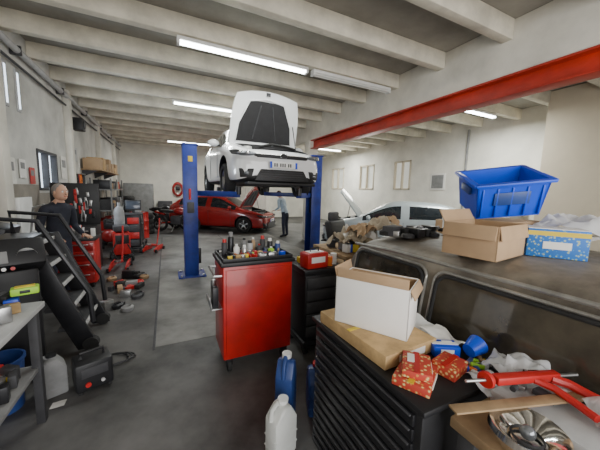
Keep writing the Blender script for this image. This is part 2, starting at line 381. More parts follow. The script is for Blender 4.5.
# ---------------------------------------------------------------- old dusty car, foreground right
OLD=[(2.22,.52,.36,.70,.80,.42),(2.17,.66,.28,.78,.92,.56),(2.02,.73,.24,.80,1.20,.62),(1.85,.75,.22,.80,1.33,.65),(1.6,.76,.2,.80,1.35,.66),(.8,.76,.2,.80,1.36,.66),(0,.76,.2,.8,1.36,.66),(-.45,.76,.2,.8,1.32,.65),(-.95,.75,.2,.8,.88,.62),(-1.6,.72,.2,.72,.78,.55),(-1.9,.62,.3,.6,.66,.5)]
e=empty('old_dusty_car',(2.13,0,0))
car_body('body',OLD,dusty,['']*7+['t','',''],(1.75,-1.25),.30,parent=e,glassm=dglass,arch_w=.24)
g=B('windows')
def side_window(y0,y1,z0=.84,z1=1.235,r=.07,sx=-1):
    def P(y,z,off=0):
        k=(z-.80)/.5; return (sx*(.742-.082*k+off-.02*max(0,k-.6)),y,z)
    pts=[]
    for cy,cz,a0 in ((y1-r,z1-r,0),(y0+r,z1-r,90),(y0+r,z0+r,180),(y1-r,z0+r,270)):
        for k in range(7):
            a=math.radians(a0+15*k); pts.append((cy+r*math.cos(a),cz+r*math.sin(a)))
    g.ext([P(y,z,-.01) for y,z in pts],(sx*.022,0,0),dglass)
    g.tube([P(y,z,.014) for y,z in pts],.011,rubber,closed=True)
    pts2=[(y+(.022 if y>(y0+y1)/2 else -.022),z+(.02 if z>(z0+z1)/2 else -.02)) for y,z in pts]
    g.tube([P(y,z,.010) for y,z in pts2],.009,trimm,closed=True)
for sx in (-1,1):
    side_window(1.17,1.82,sx=sx); side_window(.22,1.07,sx=sx); side_window(-.45,.14,sx=sx)
    g.tube([(sx*.655,1.9,1.27),(sx*.675,1.4,1.30),(sx*.68,.2,1.305),(sx*.67,-.5,1.27)],.012,trimm)
    g.box((sx*.765,.3,.72),(.02,.12,.025),chrome); g.tube([(sx*.765,2.0,.60),(sx*.775,.2,.62),(sx*.76,-1.4,.6)],.012,chrome)
g.done(loc=(0,0,0),parent=e)
g=B('wheels')
for ay in (1.75,-1.25):
    for sx in (-1,1): wheel_into(g,(sx*.67,ay,.30),.30,.15)
g.done(loc=(0,0,0),parent=e)

# ---------------------------------------------------------------- containers
def open_box(name,c,d,z,rotz,mat,flap=.1,inner=None,fa=(.6,1.9,1.2,2.2),label=None):
    g=B(name); x,y,h=d; t=.006
    g.box((0,0,t/2),(x,y,t),mat)
    for sx in (-1,1): g.box((sx*(x/2-t/2),0,h/2),(t,y,h),mat,bev=.001); g.box((0,sx*(y/2-t/2),h/2),(x,t,h),mat,bev=.001)
    for sx in (-1,1): g.box((sx*(x/2-t*1.2),0,h*.5),(t*.5,y*.97,h*.97),inner or mat,bev=0); g.box((0,sx*(y/2-t*1.2),h*.5),(x*.97,t*.5,h*.97),inner or mat,bev=0)
    for i,(sx,sy) in enumerate(((1,0),(-1,0),(0,1),(0,-1))):
        a=fa[i]
        if a is None: continue
        if sx: g.box((sx*(x/2+flap/2*math.sin(a)),0,h+flap/2*math.cos(a)),(t,y*.96,flap),inner or mat,rot=(0,sx*a,0),bev=.001)
        else: g.box((0,sy*(y/2+flap/2*math.sin(a)),h+flap/2*math.cos(a)),(x*.96,t,flap),inner or mat,rot=(-sy*a,0,0),bev=.001)
    if label: g.box((.0,-y/2-.001,h*.45),(x*.3,.002,h*.25),label,bev=0)
    return g.done(loc=(*c,z),rotz=rotz)
def closed_box(name,c,d,z,rotz,mat,label=None,tape=None):
    g=B(name); g.box((0,0,d[2]/2),d,mat,bev=.004)
    g.box((0,0,d[2]+.0005),(d[0]*1.001,.022,.003),tape or cardw,bev=0)
    if label: g.box((0,-d[1]/2-.001,d[2]*.5),(d[0]*.5,.003,d[2]*.5),label,bev=0); g.box((d[0]*.15,d[1]*.2,d[2]+.001),(d[0]*.4,d[1]*.25,.003),label,bev=0)
    return g.done(loc=(*c,z),rotz=rotz)
def bottle(g,x,y,z,h,r,mat,cap):
    g.lathe([(0,0),(r*.9,0),(r,r*.15),(r,h*.66),(r*.85,h*.75),(r*.38,h*.84),(r*.36,h*.9)],mat,(x,y,z),16); g.cyl((x,y,z+h*.88),(x,y,z+h),r*.42,cap,seg=14)
def spray(g,x,y,z,h,r,mat,cap):
    g.lathe([(0,0),(r,0),(r,h*.74),(r*.8,h*.8),(r*.5,h*.82)],mat,(x,y,z),16); g.cyl((x,y,z+h*.79),(x,y,z+h),r*.72,cap,r2=r*.62,seg=14)

RZ=1.372
open_box('open_cardboard_box',(1.65,.95),(.37,.28,.18),RZ,.14,card,.075,card,(2.5,2.9,.5,2.95))
g=B('parts_box'); g.box((0,0,.08),(.26,.18,.16),pr_by,bev=.004); g.box((0,0,.161),(.258,.178,.004),paper,bev=0); g.box((0,-.091,.135),(.26,.003,.025),yellow,bev=0); g.box((.0,-.0915,.07),(.12,.003,.04),cardw,bev=0); g.done(loc=(2.0,.77,RZ),rotz=-.98)
g=B('cardboard_stack')
for k in range(4): g.box((0,.0,.02+.04*k),(.46,.38,.036),card,rot=(0,0,.05*(k%3-1)))
g.done(loc=(2.32,1.25,RZ))
g=B('blue_plastic_crate'); X,Y,H,t=.44,.34,.26,.012
g.box((0,0,t/2),(X*.9,Y*.9,t),blue)
for sx in (-1,1):
    g.ext([(sx*X*.45,-Y*.45,0),(sx*X*.45,Y*.45,0),(sx*X*.5,Y*.5,H),(sx*X*.5,-Y*.5,H)],(-sx*t,0,0),blue)
    g.ext([(-X*.45,sx*Y*.45,0),(X*.45,sx*Y*.45,0),(X*.5,sx*Y*.5,H),(-X*.5,sx*Y*.5,H)],(0,-sx*t,0),blue)
    g.box((sx*X*.52,0,H-.01),(.035,Y*1.08,.02),blue); g.box((0,sx*Y*.52,H-.01),(X*1.08,.035,.02),blue)
    g.box((sx*X*.505,0,H*.7),(.02,.14,.05),dblue)
    for k in range(-2,3): g.box((k*.09,sx*Y*.487,H*.45),(.012,.018,H*.8),blue)
g.box((0,-Y*.495,H*.55),(.22,.012,.09),dblue)
g.done(loc=(2.23,1.22,1.615),rot=(.34,-.12,-.62))
g=B('plastic_wrap'); g.sheet((2.46,.84,1.43),.4,.42,.07,film,seed=3,rotz=-.5,drop=.02); g.sheet((2.52,.86,1.51),.4,.4,.08,white,seed=9,rotz=.2,drop=.06); g.done()
g=B('small_car_parts')
for k in range(34):
    x=random.uniform(1.55,2.5); y=random.uniform(1.5,1.85); r=random.uniform(.03,.07); m=random.choice([dgrey,blkm,steel,grey,card,rubber,lgrey,dgrey])
    z0=RZ-.005-(max(0,y-1.7)*.15)
    q=random.random()
    if q<.4: g.lathe([(r*.4,0),(r,0),(r,r*.5),(r*.6,r*.7),(r*.4,r*.5),(r*.4,0)],m,(x,y,z0),16)
    elif q<.75: g.box((x,y,z0+r*.55),(r*2.2,r*1.4,r*1.1),m,rot=(0,0,random.random()*3))
    else: g.cyl((x,y,z0+.03),(x+r*2,y+r,z0+.03),r*.5,m)
g.done()

# ---------------------------------------------------------------- black roller cabinet (foreground)
g=B('roller_drawer_cabinet'); x0,x1,y0,y1=.80,1.33,.60,1.38
g.bb(x0,x1,y0,y1,.12,.93,blk,.008); g.bb(x0-.02,x1+.01,y0-.02,y1+.02,.925,.952,blk,.008)
for k in range(13):
    zz=.145+.059*k
    g.bb(x0-.014,x0+.002,y0+.03,y1-.03,zz,zz+.048,blkm,.004); g.bb(x0-.022,x0-.012,y0+.04,y1-.04,zz+.038,zz+.046,dgrey,.003)
for x in (x0+.06,x1-.06):
    for y in (y0+.08,y1-.08): g.cyl((x-.015,y,.055),(x+.015,y,.055),.055,rubber); g.bb(x-.025,x+.025,y-.03,y+.03,.06,.125,steel)
g.done()
closed_box('flat_parts_box',(.97,1.07),(.34,.50,.065),.953,.06,cardy,cardw,yellow)
open_box('white_cardboard_box',(.985,1.075),(.37,.22,.245),1.02,-1.02,cardw,.05,card,(2.7,.25,2.75,.10))
closed_box('bulb_kit_box',(.90,.725),(.19,.14,.035),.953,.5,pr_ry,cardw,yellow)
closed_box('bulb_kit_box',(.905,.73),(.15,.11,.03),.99,.75,pr_ry,cardw,redpl)
closed_box('bulb_kit_box',(1.07,.70),(.12,.10,.05),.953,.2,pr_ry,None,redpl)
g=B('blue_cup'); g.lathe([(0,0),(.03,0),(.045,.07),(.041,.07),(.027,.006),(0,.006)],blue,Matrix.Translation((1.23,.72,.995))@Matrix.Rotation(1.3,4,'Y')); g.done()
g=B('crumpled_papers'); g.sheet((1.25,.87,.965),.14,.18,.04,paper,seed=2); g.sheet((1.27,1.05,.965),.1,.3,.03,white,seed=6); g.done()
closed_box('small_blue_box',(1.17,.80),(.12,.07,.05),.954,-.5,blue,white,white)
g=B('loose_parts')
for k in range(16):
    x=random.uniform(1.14,1.28);y=random.uniform(.61,.70); g.box((x,y,.965),(random.uniform(.02,.06),.02,.02),random.choice(PAL+[white,paper]),rot=(0,0,random.random()*3))
g.done()

g=B('wooden_workbench'); g.bb(.88,1.33,-.7,.555,.89,.93,wood,.006)
for x in (.92,1.29):
    for y in (-.6,.5): g.bb(x-.03,x+.03,y-.03,y+.03,0,.89,dgrey)
g.bb(.9,1.31,-.6,.5,.3,.33,dgrey); g.done()
BZ=.931
g=B('tin_tray'); g.bb(1.08,1.32,.16,.54,BZ,BZ+.05,lgrey,.01); g.done()
g=B('red_caulking_gun'); GZ=BZ+.095
g.ext([(1.05,.50,GZ),(1.30,.42,GZ),(1.31,.45,GZ),(1.06,.535,GZ)],(0,0,.03),redpl,.006); g.cyl((.95,.555,GZ+.015),(1.38,.405,GZ+.015),.006,steel)
g.lathe([(0,0),(.028,0),(.03,.01),(.026,.02)],redpl,Matrix.Translation((1.02,.53,GZ+.015))@Matrix.Rotation(math.pi/2,4,'Y'))
g.tube([(1.27,.44,GZ+.01),(1.31,.40,GZ),(1.32,.34,GZ-.01),(1.32,.27,GZ-.01)],.017,redpl); g.tube([(1.2,.46,GZ+.01),(1.23,.41,GZ),(1.22,.34,GZ-.01),(1.20,.29,GZ-.01)],.013,redpl)
g.done()
g=B('wooden_stick'); g.box((1.09,.43,BZ+.075),(.56,.04,.008),wood,rot=(0,0,-.30)); g.done()
g=B('chrome_headlamp'); g.lathe([(0,.02),(.05,.025),(.085,.06),(.1,.065),(.105,.045),(.08,.0),(0,0)],chrome,(.985,.375,BZ+.002),32); g.sph((.985,.375,BZ+.05),.022,lens); g.lathe([(.04,0),(.045,.006),(.04,.012)],dgrey,(.985,.375,BZ+.03)); g.done()
g=B('plastic_bags')
for k,(x,y,z,sz,se) in enumerate(((1.24,.58,.07,.14,1),(1.27,.27,.06,.14,4),(1.25,.18,.08,.2,8),(1.2,.05,.03,.25,20),(1.04,.14,0,.2,23),(1.29,.52,.09,.12,31),(1.12,.57,.02,.13,37))):
    g.sheet((x,y,BZ+z),sz,sz*.9,.05,film,seed=se,rotz=k,drop=.012,freq=10,n=22)
g.done()
g=B('bench_clutter')
for k in range(30):
    x=random.uniform(.93,1.3); y=random.uniform(-.1,.54); m=random.choice(PAL+[white,paper,steel,white]); q=random.random(); zb=BZ+(.052 if x>1.08 and y>.16 else 0)
    if (x-.985)**2+(y-.375)**2<.02: continue
    if q<.5: g.box((x,y,zb+.012),(random.uniform(.03,.1),random.uniform(.02,.06),.02),m,rot=(0,0,random.random()*3))
    elif q<.8: a=random.random()*3; g.cyl((x,y,zb+.012),(x+.05*math.cos(a),y+.05*math.sin(a),zb+.012),.01,m)
    else: g.lathe([(.012,0),(.025,0),(.025,.012),(.012,.012),(.012,0)],m,(x,y,zb),14)
g.done()

def jug(name,loc,w,d,h,mat,capm,rotz=0):
    g=B(name)
    prof=[(-w/2,0),(w/2,0),(w/2,h*.68),(w*.2,h*.92),(-w*.12,h*.92),(-w*.5,h*.72)]
    g.ext([(x,-d/2,z) for x,z in prof],(0,d,0),mat,.018)
    g.tube([(-w*.02,0,h*.88),(-w*.2,0,h*.97),(-w*.42,0,h*.9),(-w*.47,0,h*.72)],.016,mat,10)
    g.cyl((w*.06,0,h*.9),(w*.06,0,h*.95),.03,mat); g.cyl((w*.06,0,h*.945),(w*.06,0,h),.035,capm)
    for z in (.2,.4): g.box((0,0,h*z),(w*1.01,d*1.01,.006),mat)
    return g.done(loc=loc,rotz=rotz)
jug('white_plastic_jug',(.63,1.49,0),.18,.12,.38,jugm,white,.3)
jug('blue_oil_can',(.75,1.70,0),.15,.13,.54,dblue,white,.9)
jug('blue_oil_can',(1.02,1.72,0),.2,.14,.38,dblue,redpl,1.2)

# ---------------------------------------------------------------- red tool cabinet
g=B('red_tool_cabinet'); x0,x1,y0,y1=.43,1.10,2.40,2.85
g.bb(x0,x1,y0,y1,.14,1.03,redp,.012); g.bb(x0-.02,x1+.02,y0-.02,y1+.02,1.02,1.06,blk,.01)
g.bb(x0+.025,x1-.025,y0-.012,y0+.005,.2,.99,redp,.01)
g.tube([(x0-.0,y0+.05,.93),(x0-.06,y0+.05,.93),(x0-.06,y1-.05,.93),(x0,y1-.05,.93)],.012,steel)
for x in (x0+.06,x1-.06):
    for y in (y0+.06,y1-.06): g.cyl((x-.016,y,.06),(x+.016,y,.06),.06,rubber); g.bb(x-.03,x+.03,y-.035,y+.035,.07,.145,blkm)
g.bb(x0-.10,x0-.0,y0+.04,y1-.1,.62,.63,steel); g.bb(x0-.10,x0-.09,y0+.04,y1-.1,.62,.68,steel)
g.bb(x0-.08,x0-.03,y0+.06,y0+.14,.63,.82,blkm); g.cyl((x0-.05,y0+.22,.63),(x0-.05,y0+.22,.85),.025,steel)
g.done()
g=B('tray_tools'); TZ=1.061
g.bb(x0,x1,y0,y0+.01,TZ,TZ+.03,blk); g.bb(x0,x1,y1-.01,y1,TZ,TZ+.03,blk); g.bb(x0,x0+.01,y0,y1,TZ,TZ+.03,blk); g.bb(x1-.01,x1,y0,y1,TZ,TZ+.03,blk)
for k in range(60):
    x=random.uniform(x0+.05,x1-.06); y=random.uniform(y0+.04,y1-.06); m=random.choice(PAL+[steel,blkm,blkm,dgrey,dgrey,grey]); q=random.random(); a=random.random()*3.1
    if q<.5: g.cyl((x,y,TZ+.015+.02*random.random()),(x+.1*math.cos(a)*.6,y+.06*math.sin(a),TZ+.02+.03*random.random()),.009,m)
    else: g.box((x,y,TZ+.025),(random.uniform(.03,.09),random.uniform(.02,.05),.045),m,rot=(0,0,a))
g.done()
g=B('spray_cans')
for x,y,h,r,m,c in ((.50,2.70,.16,.028,dgrey,redpl),(.57,2.74,.22,.03,blkm,grey),(.66,2.55,.12,.024,steel,white),(.76,2.72,.13,.03,lgrey,blk),(.90,2.74,.17,.028,dgrey,redpl),(.98,2.73,.14,.03,blkm,white),(1.04,2.66,.12,.028,dblue,white)): spray(g,x,y,TZ,h,r,m,c)
g.done()
g=B('small_bottles')
for x,y,h,r,m,c in ((.60,2.62,.12,.03,cardw,white),(.84,2.66,.10,.028,dgrey,redpl),(.94,2.58,.08,.03,green,white),(.71,2.76,.15,.032,grey,blk),(.81,2.78,.15,.026,card,white)): bottle(g,x,y,TZ,h,r,m,c)
g.done()

g=B('black_parts_cart'); g.bb(1.22,1.72,2.36,2.82,.10,.16,blkm); g.bb(1.22,1.72,2.36,2.82,.86,.92,blkm); g.bb(1.24,1.70,2.38,2.80,.16,.86,blk,.01)
for k in range(5): g.bb(1.26,1.68,2.368,2.385,.2+.13*k,.31+.13*k,dgrey,.005)
for x in (1.27,1.67):
    for y in (2.42,2.76): g.cyl((x-.015,y,.05),(x+.015,y,.05),.05,rubber)
g.done()
g=B('red_white_case'); g.box((0,0,.08),(.26,.16,.16),redpl,bev=.015); g.box((0,-.082,.09),(.17,.004,.06),white); g.box((0,0,.162),(.17,.1,.006),white); g.tube([(-.05,0,.16),(-.05,0,.2),(.05,0,.2),(.05,0,.16)],.008,blk); g.done(loc=(1.38,2.47,.921),rotz=.1)
g=B('cart_parts')
for k in range(14):
    x=random.uniform(1.3,1.66);y=random.uniform(2.62,2.78); g.box((x,y,.952),(random.uniform(.04,.1),.05,.06),random.choice([dgrey,steel,blkm,blue,yellow,white]),rot=(0,0,random.random()))
g.cyl((1.56,2.45,.921),(1.56,2.45,1.02),.03,orange); g.cyl((1.64,2.50,.921),(1.64,2.50,1.04),.035,white); g.done()
g=B('side_bench'); g.bb(1.85,3.1,2.55,3.35,.92,.97,wood)
for x in (1.9,3.05):
    for y in (2.6,3.3): g.bb(x-.03,x+.03,y-.03,y+.03,0,.92,dgrey)
g.done()
g=B('cloth_pile')
for k,(x,y,s,m) in enumerate(((2.05,2.8,.38,cloth),(2.3,2.9,.45,paper),(2.65,2.85,.45,cloth),(2.2,2.75,.3,card),(2.85,2.95,.35,card),(2.45,2.75,.35,cloth))): g.sheet((x,y,1.07+.035*k),s,s,.14,m,seed=k*3.1,rotz=k,drop=.04,freq=7,n=24)
for k in range(12):
    x=random.uniform(1.95,2.9);y=random.uniform(2.65,3.2); g.box((x,y,1.03),(.12,.09,.1),random.choice([yellow,grey,dgrey,white,card,blue]),rot=(0,0,random.random()*2))
g.done()
g=B('parts_crate'); g.bb(2.45,3.05,3.5,4.05,.0,.62,wood,.01)
for k in range(4): g.bb(2.44,3.06,3.49,3.5,.04+.15*k,.14+.15*k,wood)
g.done()
g=B('car_seat'); g.box((0,0,.12),(.48,.46,.16),dgrey,bev=.05,seg=3); g.box((0,.24,.36),(.48,.13,.5),blk,rot=(-.25,0,0),bev=.05,seg=3); g.box((0,.33,.67),(.24,.09,.15),dgrey,bev=.03); g.box((0,-.005,.195),(.28,.36,.03),grey,bev=.012)
for q in (-.2,.2): g.box((q,0,.022),(.03,.44,.04),steel)
g.done(loc=(2.75,3.75,.62),rotz=.4)

# ---------------------------------------------------------------- left side
g=B('metal_workbench'); g.bb(-1.75,-.80,1.6,2.48,.84,.88,lgrey,.006); g.bb(-1.72,-.84,1.65,2.44,.40,.43,grey)
for x in (-1.7,-.85):
    for y in (1.67,2.42): g.bb(x-.025,x+.025,y-.025,y+.025,0,.84,dgrey)
g.done()
g=B('bench_tools')
for k in range(110):
    x=random.uniform(-1.45,-.88);y=random.uniform(1.9,2.42); z=.882 if k%3 else .432; m=random.choice(PAL+[blkm,steel,paper,dgrey,blkm,blk,dgrey]); a=random.random()*3; hh=random.uniform(.03,.12)
    if k%4: g.box((x,y,z+hh/2),(random.uniform(.04,.13),random.uniform(.03,.08),hh),m,rot=(0,0,a))
    else: g.cyl((x,y,z+.03),(x+.12*math.cos(a)*.5,y+.1*math.sin(a)*.5,z+.02),.014,m)
g.done()
g=B('power_drill'); g.cyl((-.1,0,.17),(.07,0,.17),.035,blk); g.cyl((.07,0,.17),(.13,0,.17),.02,steel,r2=.012); g.box((-.05,0,.09),(.045,.035,.14),blk,rot=(0,.2,0),bev=.01); g.box((-.06,0,.02),(.1,.06,.04),dgrey,bev=.008); g.done(loc=(-1.05,2.2,1.0),rotz=-.5)
g=B('green_yellow_box'); g.box((0,0,.025),(.14,.08,.05),green,bev=.01); g.box((0,0,.052),(.10,.05,.006),yellow); g.box((0,-.04,.025),(.05,.01,.02),blk); g.done(loc=(-.87,2.40,.97),rotz=.3)
jug('grey_canister',(-.89,2.74,0),.2,.16,.34,grey,blk,.4)
g=B('battery_charger'); g.box((0,0,.14),(.26,.22,.24),blk,bev=.02); g.box((0,-.112,.18),(.18,.006,.08),dgrey); g.cyl((-.05,-.11,.08),(-.05,-.125,.08),.02,redpl); g.cyl((.05,-.11,.08),(.05,-.125,.08),.014,lgrey)
g.tube([(-.08,0,.26),(-.08,0,.31),(.08,0,.31),(.08,0,.26)],.012,blk)
for sx in (-.1,.1): g.box((sx,0,.01),(.03,.2,.02),rubber)
g.done(loc=(-.61,2.74,0),rotz=.35)
g=B('coiled_cable'); g.tube([(-.52+.13*math.cos(a*.5)*(1+.02*a),3.05+.1*math.sin(a*.5),.012+.003*(a%5)) for a in range(30)],.008,blk); g.done()
g=B('floor_odds_and_ends')
for k in range(26):
    x=random.uniform(-.95,-.35); y=random.uniform(4.15,6.0); h=random.uniform(.03,.16); m=random.choice([dgrey,blkm,steel,grey,redpl,card,rubber,wood])
    if k%3: g.box((x,y,h/2),(random.uniform(.05,.2),random.uniform(.05,.15),h),m,rot=(0,0,random.random()*3))
    else: g.lathe([(.03,0),(.07,0),(.08,.05),(.05,.07),(.03,.03),(.03,0)],m,(x,y,0),18)
g.done()
g=B('blue_waste_bin'); g.lathe([(0,0),(.12,0),(.14,.38),(.15,.38),(.15,.40),(.135,.40),(.115,.01),(0,.01)],dblue,(-1.16,2.68,0),28); g.done()
g=B('paper_scrap'); g.sheet((-.80,2.56,.006),.09,.07,.006,paper,n=6); g.done()

g=B('platform_step_ladder'); LY=3.38
def st(v,s): return (-.78-.46*v, LY+s, .03+1.12*v)
for s in (0,.62):
    g.ext([(-.86,LY-.02+s,.02),(-.68,LY-.02+s,.02),(-1.12,LY-.02+s,1.17),(-1.32,LY-.02+s,1.17)],(0,.04,0),blkm,.004)
    g.tube([(-1.32,LY+s,1.15),(-1.55,LY+s,.02)],.03,blkm); g.tube([(-.72,LY+s,.30),(-.74,LY+s,.62),(-1.1,LY+s,1.36),(-1.52,LY+s,1.40),(-1.5,LY+s,1.15)],.024,blkm)
    g.tube([(-1.0,LY+s,.6),(-1.42,LY+s,.5)],.02,blkm)
    g.cyl((-.75,LY+s-.035,.07),(-.75,LY+s+.035,.07),.07,rubber)
for k in range(1,6):
    v=k/5.2; p=st(v,.31); g.box((p[0]-.04,p[1],p[2]),(.22,.60,.035),dgrey); g.box((p[0]+.065,p[1],p[2]+.006),(.02,.60,.04),lgrey)
g.box((-1.4,LY+.31,1.15),(.34,.66,.04),blkm)
g.done()
g=B('wheel_balancer'); g.box((-1.75,4.55,.45),(.5,.45,.9),dgrey,bev=.04); g.box((-1.85,4.55,1.06),(.25,.4,.3),blkm,rot=(0,.25,0),bev=.02); g.cyl((-1.5,4.55,.75),(-1.42,4.55,.75),.12,steel)
g.done()
g=B('analyzer_console'); g.box((0,0,.5),(.34,.26,1.0),blk,bev=.03); g.box((0,-.02,1.1),(.44,.26,.24),blk,rot=(-.5,0,0),bev=.03)
g.lathe([(0,-.03),(.055,-.03),(.065,0)],lgrey,Matrix.Translation((.1,-.15,1.12))@Matrix.Rotation(-1.1,4,'X')@Matrix.Rotation(math.pi,4,'Y')); g.box((-.08,-.15,1.12),(.14,.02,.1),grey,rot=(-.5,0,0))
for k in range(4): g.cyl((-.14+.05*k,-.17,1.03),(-.14+.05*k,-.19,1.035),.014,redpl if k%2 else white)
g.done(loc=(-1.2,3.06,0),rotz=.45)
g=B('pegboard'); g.bb(XL+.02,XL+.04,4.0,5.1,1.3,2.1,wood)
for k in range(26):
    y=random.uniform(4.05,5.05); z=random.uniform(1.42,2.0); g.box((XL+.06,y,z),(.025,random.uniform(.02,.05),random.uniform(.08,.22)),random.choice([steel,blkm,redpl,dgrey,steel,yellow]))
g.done()
g=B('wall_posters'); 
for y,z,hh,ww,m in ((5.65,1.9,.4,.3,paper),(6.05,1.95,.3,.22,cardw),(6.4,1.85,.28,.2,redpl),(8.1,2.1,.5,.35,paper),(9.0,2.5,.35,.5,lgrey)): g.bb(XL+.016,XL+.022,y-ww/2,y+ww/2,z-hh/2,z+hh/2,m,0); g.bb(XL+.022,XL+.024,y-ww/3,y+ww/3,z,z+hh/3,grey,0)
g.done()

# ---------------------------------------------------------------- people
def skin_mesh(name,V,E,root,parent,matf,sub=2):
    me=D.meshes.new(name); me.from_pydata([v[0] for v in V],E,[]); ob=link(D.objects.new(name,me))
    md=ob.modifiers.new('k','SKIN'); md.use_smooth_shade=True; s=ob.modifiers.new('s','SUBSURF'); s.levels=sub; s.render_levels=sub
    for i,v in enumerate(V):
        sv=me.skin_vertices[0].data[i]; r=v[1]; sv.radius=r if isinstance(r,tuple) else (r,r); sv.use_root=(i==root)
    dg=bpy.context.evaluated_depsgraph_get(); dg.update(); m2=D.meshes.new_from_object(ob.evaluated_get(dg)); ob.modifiers.clear(); ob.data=m2
    ms,f=matf
    for m in ms: m2.materials.append(m)
    for p in m2.polygons: p.material_index=f(p.center); p.use_smooth=True
    ob.parent=parent; return ob
def person(name,loc,rotz,shirtm,hairm,lean=0.0):
    man=empty(name,loc,rotz)
    L=lambda z: -lean*max(0,z-.93)   # forward lean offset
    V=[((0,0,.93),(.15,.11)),((0,L(1.08),1.08),(.14,.10)),((0,L(1.25),1.25),(.165,.11)),((0,.01+L(1.38),1.38),(.14,.09)),((0,L(1.46),1.46),.058),((0,-.01+L(1.53),1.53),.05)]
    E=[(0,1),(1,2),(2,3),(3,4),(4,5)]
    for sx in (-1,1):
        b=len(V)
        V+=[((sx*.10,0,.86),.095),((sx*.11,-.02,.50),.065),((sx*.11,.02,.10),.048),((sx*.12,-.07,.05),.045),((sx*.13,-.15,.04),.035)]
        E+=[(0,b),(b,b+1),(b+1,b+2),(b+2,b+3),(b+3,b+4)]
        b=len(V)
        V+=[((sx*.18,.01+L(1.38),1.38),.062),((sx*.235,.03+L(1.3),1.10),.046),((sx*.20,-.17+L(1.3),.99),.034)]
        E+=[(3,b),(b,b+1),(b+1,b+2)]
    skin_mesh('body',V,E,0,man,([trous,shirtm,skin,blk],lambda c: 3 if c.z<.09 else (0 if c.z<.93 else (2 if c.z>1.455 and abs(c.x)<.07 else 1))))
    o=L(1.3)
    for sx in (-1,1):
        V=[((sx*.20,-.165+o,.99),.026),((sx*.195,-.20+o,.985),(.032,.018)),((sx*.19,-.245+o,.975),(.036,.016))]; E=[(0,1),(1,2)]
        for k,(dx,l) in enumerate(((-.03,.068),(-.01,.078),(.011,.073),(.03,.058))):
            b=len(V); V+=[((sx*.19+dx,-.26+o,.972),.0095),((sx*.19+dx*1.1,-.26-l*.5+o,.962),.009),((sx*.19+dx*1.1,-.26-l*.85+o,.938),.008)]; E+=[(2,b),(b,b+1),(b+1,b+2)]
        b=len(V); V+=[((sx*.155,-.215+o,.975),.011),((sx*.135,-.25+o,.965),.0095)]; E+=[(1,b),(b,b+1)]
        skin_mesh('hand_%d'%(1 if sx<0 else 2),V,E,0,man,([skin],lambda c:0),1)
    g=B('head'); c=Vector((0,-.02+L(1.6),1.60))
    g.sph(c,.1,skin,(.78,.95,1.16)); g.sph(c+Vector((0,-.035,-.055)),.06,skin,(.85,.95,.95)); g.sph(c+Vector((0,.02,.025)),.1,hairm,(.82,.93,1.02))
    g.sph(c+Vector((0,-.098,-.012)),.016,skin,(.8,1.2,1.5))
    for sx in (-1,1):
        g.sph(c+Vector((sx*.03,-.084,.012)),.011,white); g.sph(c+Vector((sx*.03,-.093,.012)),.005,blk); g.box(c+Vector((sx*.03,-.09,.032)),(.03,.012,.006),hairm); g.sph(c+Vector((sx*.078,.0,-.005)),.024,skin,(.35,.7,1.15))
    g.box(c+Vector((0,-.091,-.052)),(.04,.012,.006),redb); g.done(loc=(0,0,0),parent=man)
person('man',(-1.42,5.0,0),.9,shirt,hair,.15)
person('man',(3.95,9.35,0),3.75,shirt2,hairb,.45)

# ---------------------------------------------------------------- left far clutter
g=B('tool_chest_with_panel'); x0,x1,y0,y1=-1.95,-1.2,6.2,6.7
g.bb(x0,x1,y0,y1,.1,.95,blk,.01)
for k in range(6): g.bb(x0+.03,x1-.03,y0-.015,y0,.14+.13*k,.25+.13*k,blkm); g.bb(x0+.1,x1-.1,y0-.03,y0-.012,.22+.13*k,.235+.13*k,steel)
g.bb(x0,x1,y1-.03,y1,.95,1.75,blk)
for k in range(34):
    x=random.uniform(x0+.05,x1-.05); z=random.uniform(1.05,1.6); g.box((x,y1-.05,z),(random.uniform(.02,.05),.02,random.uniform(.08,.22)),random.choice([steel,lgrey,blkm,redpl,steel]),rot=(0,random.uniform(-.15,.15),0))
for x in (x0+.08,x1-.08):
    for y in (y0+.08,y1-.08): g.cyl((x-.02,y,.05),(x+.02,y,.05),.05,rubber)
g.done()
g=B('parts_washer'); g.bb(-2.0,-1.55,5.45,5.9,0,.75,redpl,.01); g.bb(-2.02,-1.53,5.43,5.92,.75,.95,lgrey,.01); g.bb(-2.0,-1.95,5.45,5.9,.95,1.5,white); g.tube([(-1.9,5.6,.95),(-1.85,5.6,1.35),(-1.7,5.55,1.4),(-1.65,5.55,1.2)],.015,steel); g.done()
def jack(loc,rotz,m):
    g=B('trolley_jack')
    for sy in (-.14,.14): g.ext([(-.3,sy-.01,.03),(.3,sy-.01,.03),(.32,sy-.01,.10),(.1,sy-.01,.17),(-.28,sy-.01,.15)],(0,.02,0),m,.003)
    g.tube([(-.2,0,.12),(.28,0,.22)],.035,m); g.cyl((.28,0,.22),(.28,0,.25),.06,steel); g.tube([(-.25,0,.14),(-.45,0,.6),(-.5,0,.85)],.018,m)
    for x in (-.26,.27):
        for sy in (-.17,.17): g.cyl((x,sy-.02,.045),(x,sy+.02,.045),.045,blkm)
    g.done(loc=loc,rotz=rotz)
jack((-.90,6.65,0),-1.6,redpl); jack((-.35,8.3,0),-1.9,redpl)
